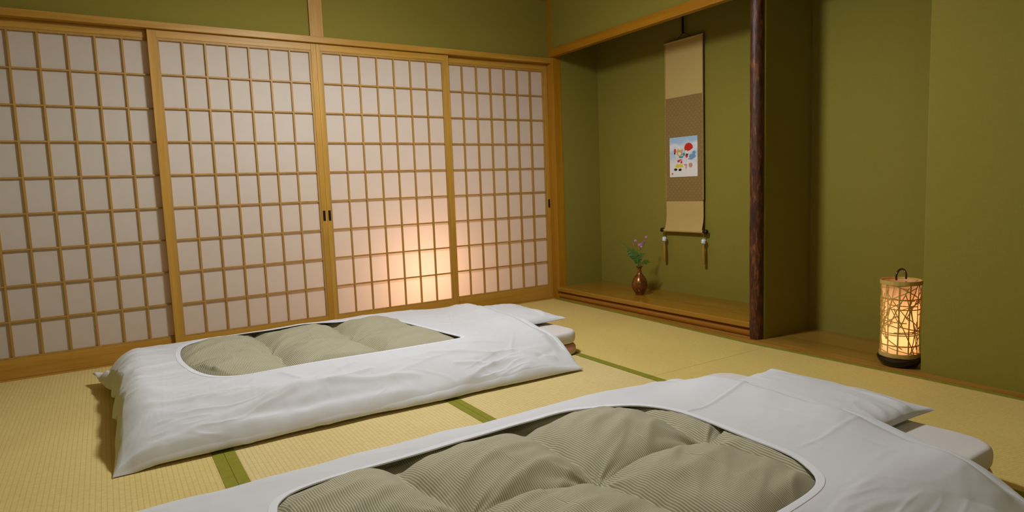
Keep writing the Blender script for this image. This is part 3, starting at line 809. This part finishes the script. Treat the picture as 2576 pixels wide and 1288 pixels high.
# porcelain scroll weights hanging from the roller knobs
k = NT('blue_white_porcelain'); f_ = k.noise(k.coord((70, 70, 70)), 1.0, 2, .5)
k.base(k.ramp(f_, [(.55, (.72, .75, .78, 1)), (.60, (.05, .12, .28, 1)), (.68, (.03, .07, .18, 1))]), .15, .5); M['porcelain'] = k.m
for y, lab_ in ((YL+.010, 'blue and white porcelain scroll weight with ochre tassel at the left roller end'), (YR-.012, 'blue and white porcelain scroll weight with ochre tassel at the right roller end')):
    x = XB-.014
    w_ = thing('scroll_weight', (x, y, .54), lab_, 'scroll weight', 'scroll weights')
    mb = MB(); mb.tube([(x, y, .533), (x, y, .500)], .0013, 6)
    mb.lathe([(.0108, -.0018), (.0125, 0), (.0108, .0018)], (x, y, .533), 16, 0, True)
    mb.build('cord', M['cordgold'], w_)
    mb = MB(); pr = [(.0172*math.sin(a)**.9 if math.sin(a) > 0 else .0005, -.0200*math.cos(a)) for a in np.linspace(.05, PI-.05, 18)]
    mb.lathe(pr, (x, y, .479), 28); mb.build('bead', M['porcelain'], w_, 0, 0)
    mb = MB()
    pr = [(.0005, 0), (.005, -.001), (.0075, -.006), (.006, -.011), (.0085, -.016), (.0100, -.06), (.0118, -.128), (.0113, -.130), (.0005, -.130)]
    vs0 = len(mb.v); mb.lathe(pr, (x, y, .457), 40)
    mb.v = [(x+(vx-x)*(1+.05*math.sin(9*math.atan2(vy-y, vx-x)+vz*30)), y+(vy-y)*(1+.05*math.sin(11*math.atan2(vy-y, vx-x))), vz) for vx, vy, vz in mb.v]
    mb.build('tassel', M['tassel'], w_, 0, 0)

# ------------------------------------------------------------------ vase with flowers
VX, VY, VZ = .200, -.762, .1003
v_ = thing('flower_vase', (VX, VY, VZ), 'small bronze bottle vase with a round body on the alcove platform', 'vase')
k = NT('patinated_bronze'); f_ = k.noise(k.coord((1,1,1)), 28, 4, .6, .5)
k.base(k.ramp(f_, [(.3, (.13, .035, .012, 1)), (.55, (.26, .10, .022, 1)), (.7, (.22, .15, .03, 1))]), .25, .5); k.b.inputs['Metallic'].default_value = .65; M['bronze'] = k.m
pr = [(.0005, .004), (.029, .0), (.0305, .002), (.029, .009), (.033, .014), (.044, .030), (.0525, .050), (.0553, .070), (.0530, .090), (.0455, .112), (.034, .130), (.022, .1445), (.0160, .156), (.0125, .172), (.0122, .180), (.0150, .190), (.0210, .197), (.0242, .2005), (.0235, .2025), (.0195, .198), (.012, .188), (.010, .170)]
mb = MB(); mb.lathe(pr, (VX, VY, VZ), 56); mb.build('body', M['bronze'], v_, 0, 60)
mb = MB(); mb.lathe([(.0335, -.001), (.0352, 0), (.0335, .001)], (VX, VY, VZ+.129), 48, 0, True); mb.build('neck_ring', M['bronze'], v_, 0, 0)

RIGHT = Vector((math.cos(YAW), -math.sin(YAW), 0)); UP = Vector((0, 0, 1)); BACKV = Vector((math.sin(YAW), math.cos(YAW), 0))
MOUTH = Vector((VX, VY, VZ+.2))
M['fern'] = plain('fern_green', (.075, .165, .018, 1), .55, .3, 0, 0, 60); M['stem'] = plain('stem_green', (.085, .11, .02, 1), .6)
M['petal'] = plain('pink_petal', (.55, .17, .46, 1), .6, .2, 0, 0, 90); M['palepetal'] = plain('pale_pink_petal', (.66, .42, .52, 1), .6)
M['bud'] = plain('dark_bud', (.10, .035, .045, 1), .6)
def P_(a, b, c=0): return MOUTH+RIGHT*a+UP*b+BACKV*c
def curve_pts(pts, n=14):
    P = [Vector(p) for p in pts]; out = []
    for i in range(n+1):
        t_ = i/n*(len(P)-1); k_ = min(int(t_), len(P)-2); f = t_-k_
        p0 = P[max(k_-1, 0)]; p1 = P[k_]; p2 = P[k_+1]; p3 = P[min(k_+2, len(P)-1)]
        out.append(.5*((2*p1)+(-p0+p2)*f+(2*p0-5*p1+4*p2-p3)*f*f+(-p0+3*p1-3*p2+p3)*f**3))
    return out
def leaf_blade(mb, base, d, n_, L, W_, mi=0, notch=4):
    """a small flat serrated leaflet with thickness"""
    d = d.normalized(); s_ = d.cross(n_).normalized(); n_ = s_.cross(d)
    top = []; bot = []
    for i in range(notch*2+1):
        t_ = i/(notch*2); w = W_*math.sin(PI*min(1, t_*.88+.12))**.8*(1 if i % 2 else .74)
        top.append((t_, w))
    pts = [base+d*L*t_+s_*w+n_*(.10*L*t_*t_*-1) for t_, w in top]+[base+d*L*t_-s_*w+n_*(.10*L*t_*t_*-1) for t_, w in reversed(top)]
    up = [p+n_*.0003 for p in pts]; dn = [p-n_*.0003 for p in pts]; q = len(pts)
    mid = notch*2+1
    fs = []
    for i in range(mid-1):
        fs.append((i, i+1, q-2-i, q-1-i)); fs.append((q+i, q+q-1-i, q+q-2-i, q+i+1))
    fs += [(i, q+i, q+(i+1) % q, (i+1) % q) for i in range(q)]
    mb.add([p[:] for p in up+dn], fs, mi)
def frond(pts, L0, npair, label, name='fern_frond'):
    c = curve_pts(pts, npair*2+6)
    t_ = thing(name, c[0][:], label, 'fern')
    mb = MB(); mb.tube([p[:] for p in c], list(np.linspace(.0018, .0006, len(c))), 6); mb.build('stem', M['stem'], t_, 0, 40)
    mb = MB(); st = 5
    for i in range(st, len(c)-1):
        f = (i-st)/(len(c)-1-st); d = (c[i+1]-c[i]).normalized()
        side = d.cross(BACKV).normalized()
        L = L0*(.55+.9*f if f < .35 else (1-f)*1.32+.06)
        for s_ in (-1, 1):
            dd = side*s_*.9+d*.55+BACKV*random.uniform(-.35, .15)
            leaf_blade(mb, c[i], dd, -BACKV+UP*.35, L*random.uniform(.85, 1.1), L*.17)
    leaf_blade(mb, c[-1], c[-1]-c[-2], -BACKV, L0*.4, L0*.07)
    mb.build('leaflets', M['fern'], t_)
    return t_
frond([P_(-.004, -.025), P_(-.012, .03), P_(-.030, .075), P_(-.070, .120), P_(-.122, .178)], .052, 9, 'green fern frond leaning left out of the bronze vase')
frond([P_(.006, -.02), P_(.014, .014), P_(.034, .028), P_(.058, .034), P_(.078, .030)], .026, 6, 'small low fern frond pointing right beside the vase mouth')
frond([P_(-.002, -.02), P_(-.006, .04, -.01), P_(.004, .070, -.012), P_(.028, .088, -.014), P_(.046, .094, -.014)], .020, 6, 'short middle fern frond among the pink flower stems')
def flower_stem(pts, heads, label, leaves=2):
    c = curve_pts(pts, 16)
    t_ = thing('wildflower_stem', c[0][:], label, 'flower', 'pink wildflowers in the vase')
    mb = MB(); mb.tube([p[:] for p in c], list(np.linspace(.0015, .0008, len(c))), 6)
    for hx, hy, hz, *_ in heads:
        mb.tube([c[-4][:], ((c[-4]+P_(hx, hy, hz))/2+UP*.004)[:], P_(hx, hy, hz)[:]], .0007, 5)
    mb.build('stalk', M['stem'], t_, 0, 40)
    for hx, hy, hz, sz, pale in heads:
        p = P_(hx, hy, hz); mb = MB()
        ax = (UP*.55-BACKV*.8+RIGHT*random.uniform(-.5, .5)).normalized(); a1 = ax.cross(UP).normalized(); a2 = ax.cross(a1)
        for k_ in range(5):
            an = 2*PI*k_/5+random.uniform(-.1, .1); d = a1*math.cos(an)+a2*math.sin(an)
            leaf_blade(mb, p, d+ax*.25, ax, sz, sz*.42, 0, 2)
        b = mb.build('blossom', M['palepetal'] if pale else M['petal'], t_)
        mb = MB(); mb.tube([(p-ax*.008)[:], (p-ax*.004)[:], (p+ax*.001)[:]], [.0012, .0026, .0018], 8); mb.build('calyx', M['bud'], b, 0, 40)
    for k_ in range(leaves):
        i = 5+k_*3; d = (c[i+1]-c[i]).normalized()
        for s_ in (-1, 1):
            mb = MB(); leaf_blade(mb, c[i], RIGHT*s_+d*.8-BACKV*.3, -BACKV+UP*.4, .016, .0028, 0, 2)
            mb.build('leaf', M['fern'], t_)
flower_stem([P_(-.004, -.02), P_(-.008, .06), P_(-.014, .12), P_(-.020, .165)], [(-.025, .185, 0, .011, 0), (-.043, .160, -.005, .008, 0)], 'pink flower stem rising at the left over the fern')
flower_stem([P_(.002, -.02), P_(.003, .05), P_(.006, .10), P_(.010, .140)], [(.002, .155, -.004, .011, 0), (.014, .158, .004, .010, 0), (.012, .143, -.008, .010, 1), (.028, .165, .003, .010, 0)], 'pink flower stem in the middle with a cluster of blooms')
flower_stem([P_(.005, -.02), P_(.012, .05), P_(.024, .12), P_(.042, .175)], [(.050, .207, 0, .011, 0), (.033, .182, -.005, .008, 0)], 'tallest pink flower stem, leaning right with one bloom at its tip')
c = curve_pts([P_(.012, -.004), P_(.024, .008), P_(.030, .022), P_(.024, .034), P_(.014, .030)], 18)
mb = MB(); mb.tube([p[:] for p in c], .0011, 6)
o = mb.build('curled_tendril', M['stem'], None, 0, 40); tag(o, 'thin curled green tendril looping over the vase mouth', 'tendril')

# ------------------------------------------------------------------ lantern
LX, LY, LZ = .072, -2.588, .0128
l_ = thing('table_lantern', (LX, LY, LZ), 'glowing cylindrical bamboo lantern with dark handle in the right alcove', 'lantern')
mb = MB(); mb.lathe([(.0005, 0), (.066, 0), (.074, .004), (.086, .022), (.0905, .034), (.0905, .040), (.087, .044), (.080, .045), (.0005, .045)], (LX, LY, LZ), 64)
mb.build('base', M['black'], l_, 0, 35)
ZB0, ZT0 = LZ+.047, LZ+.394
def RB(z): # shade radius, slightly waisted
    f = (z-ZB0)/(ZT0-ZB0); return .0745+.003*f+.0035*abs(2*f-1)**2
mb = MB(); pr = [(RB(z)-.003, z-LZ) for z in np.linspace(ZB0+.004, ZT0-.008, 30)]
mb.lathe(pr, (LX, LY, LZ), 72); mb.build('paper_shade', M['lamppaper'], l_, 0, 0)
def band(z0, z1, nm, r0):
    mb = MB(); mb.lathe([(r0-.0035, z0-LZ), (r0, z0-LZ), (r0+.0008, (z0+z1)/2-LZ), (r0, z1-LZ), (r0-.0035, z1-LZ)], (LX, LY, LZ), 72, 0, True)
    for k_ in range(16):
        pass
    mb.build(nm, M['bamboo'], l_, 0, 35)
band(ZB0-.001, ZB0+.017, 'bottom_hoop', RB(ZB0)+.0045)
band(ZT0-.018, ZT0, 'top_hoop', RB(ZT0)+.003)
# woven strips
mb = MB()
def strip(a0, z0, a1, z1, w, lift):
    n_ = max(6, int(abs(a1-a0)*14)+4); L = []; 
    for i in range(n_+1):
        f = i/n_; a = a0+(a1-a0)*f; z = z0+(z1-z0)*f
        L.append((a, z))
    s_len = math.hypot((a1-a0)*.078, z1-z0); ta, tz = (a1-a0)*.078/s_len, (z1-z0)/s_len
    vs = []
    for i, (a, z) in enumerate(L):
        wob = .0008*math.sin(i*1.7+a0*5)
        for sg in (-1, 1):
            aa = a-sg*tz*w/2/.078; zz = z+sg*ta*w/2
            for rr in (RB(z)+lift+wob-.0011, RB(z)+lift+wob):
                vs.append((LX+rr*math.cos(aa), LY+rr*math.sin(aa), zz))
    fs = []
    for i in range(n_):
        b = i*4; c_ = b+4
        fs += [(b+1, c_+1, c_+3, b+3), (b, b+2, c_+2, c_), (b, c_, c_+1, b+1), (b+2, b+3, c_+3, c_+2)]
    fs += [(0, 1, 3, 2), (n_*4, n_*4+2, n_*4+3, n_*4+1)]
    mb.add(vs, fs)
rg = random.Random(5)
for k_ in range(11):
    a = 2*PI*k_/11+rg.uniform(-.06, .06)+.1
    strip(a, ZB0+.008, a+rg.uniform(-.07, .07), ZT0-.008, rg.uniform(.0055, .0072), .0006)
for k_ in range(46):
    a = rg.uniform(0, 2*PI); z0 = rg.uniform(ZB0+.005, ZT0-.02); da = rg.uniform(.9, 2.2)*rg.choice((-1, 1)); dz = rg.uniform(-.10, .10)
    z1 = min(max(z0+dz, ZB0+.01), ZT0-.012); strip(a, z0, a+da, z1, rg.uniform(.0034, .0048), .0016)
for k_ in range(38):
    a = rg.uniform(0, 2*PI); z0 = rg.uniform(ZB0+.005, ZT0-.15); da = rg.uniform(.25, 1.3)*rg.choice((-1, 1)); dz = rg.uniform(.10, .28)
    z1 = min(z0+dz, ZT0-.01); strip(a, z0, a+da, z1, rg.uniform(.0034, .0046), .0024)
for zc in (.10, .155, .215, .262, .310):
    strip(rg.uniform(0, 6), LZ+zc+rg.uniform(-.01, .01), rg.uniform(0, 6)+6.9, LZ+zc+rg.uniform(-.012, .012), .0046, .0012)
mb.build('bamboo_weave', M['bamboo'], l_, 0, 30)
hd = (RIGHT*.93+BACKV*.36).normalized()
mb = MB(); hp = []
for a in np.linspace(-.35, PI+.35, 26):
    hp.append((Vector((LX, LY, ZT0+.012))+hd*(.032*math.cos(a))+UP*(.036*math.sin(a)))[:])
mb.tube(hp, .0042, 12); mb.build('handle', plain('brown_lacquer', (.045, .018, .009, 1), .18, .6), l_, 0, 40)
mb = MB(); mb.tube([(LX, LY, ZT0-.012)]+[(LX, LY, ZT0-.03)], .003, 8)
mb = None
for s_ in (-1, 1):
    mb = MB(); mb.tube([(Vector((LX, LY, ZT0-.012))+hd*s_*.030)[:], (Vector((LX, LY, ZT0-.040))+hd*s_*.0715)[:]], .002, 6)
    mb.build('handle_bar', M['darkmetal'], l_)
k = NT('bulb_glass'); k.base((1, .8, .55, 1), .3); k.b.inputs['Emission Color'].default_value = (1, .62, .30, 1); k.b.inputs['Emission Strength'].default_value = 9
mb = MB(); pr = [(max(.0005, .024*math.sin(a)), -.026*math.cos(a)) for a in np.linspace(0.02, PI-.02, 14)]; mb.lathe(pr, (LX, LY, LZ+.125), 24); mb.build('bulb', k.m, l_, 0, 0)
mb = MB(); mb.lathe([(.0005, .045), (.014, .045), (.014, .098), (.0005, .100)], (LX, LY, LZ), 20); mb.build('lamp_holder', M['blackmat'], l_, 0, 40)
# cord bundle and plug behind the lantern, against the wall end
cp = thing('lantern_cord', (.20, -2.665, .0128), 'black coiled power cord squeezed between the lantern and the wall end', 'power cord')
mb = MB(); pts = []
for i in range(120):
    a = i*.30; pts.append((.205+.040*math.cos(a)*(1-.001*i), -2.668+.022*math.sin(a), .018+i*.0006))
mb.tube(pts, .0038, 8); mb.build('coiled_cable', M['blackmat'], cp, 0, 40)
mb = MB(); mb.tube([(.20, -2.668, .085), (.21, -2.68, .13), (.215, -2.690, .150), (.215, -2.700, .150)], .0034, 8)
mb.build('loose_cable', plain('brown_cable', (.10, .035, .012, 1), .5), cp, 0, 40)
mb = MB(); mb.box(.235, .30, -2.698, -2.655, .013, .062); mb.build('adapter', M['blackmat'], cp, .004)

# ------------------------------------------------------------------ light
def point(name, loc, power, col, rad):
    d = bpy.data.lights.new(name, 'POINT'); d.energy = power; d.color = col; d.shadow_soft_size = rad
    o = bpy.data.objects.new(name, d); COL.objects.link(o); o.location = loc; return o
d = bpy.data.lights.new('ceiling_lamp_light', 'SPOT'); d.energy = 98; d.color = (.94, 1.0, 1.08); d.shadow_soft_size = .14
d.spot_size = math.radians(180); d.spot_blend = .55
o = bpy.data.objects.new('ceiling_lamp_light', d); COL.objects.link(o); o.location = (-1.75, -1.60, 2.19)
point('ceiling_lamp_glow', (-1.75, -1.60, 2.19), 37, (.94, 1.0, 1.08), .14)
point('fill_light', (-2.3, -4.3, 2.0), 12, (.98, 1.0, 1.04), .25)  # unseen fill lamp added behind the viewer to brighten the near futon
point('lantern_light', (LX, LY, LZ+.120), .80, (1.0, .62, .34), .035)
point('lantern_light', (LX, LY, LZ+.255), .34, (1.0, .62, .34), .03)
point('screen_lamp_light', (-1.08, .43, .31), 20, (1.0, .67, .45), .07)
w = bpy.data.worlds.new('world'); SC.world = w; w.use_nodes = True
w.node_tree.nodes['Background'].inputs[0].default_value = (.9, .85, .8, 1); w.node_tree.nodes['Background'].inputs[1].default_value = .02
SC.view_settings.view_transform = 'Standard'; SC.view_settings.look = 'None'; SC.view_settings.exposure = 0; SC.view_settings.gamma = 1
SC.cycles.max_bounces = 8; SC.cycles.diffuse_bounces = 5; SC.cycles.sample_clamp_indirect = 6
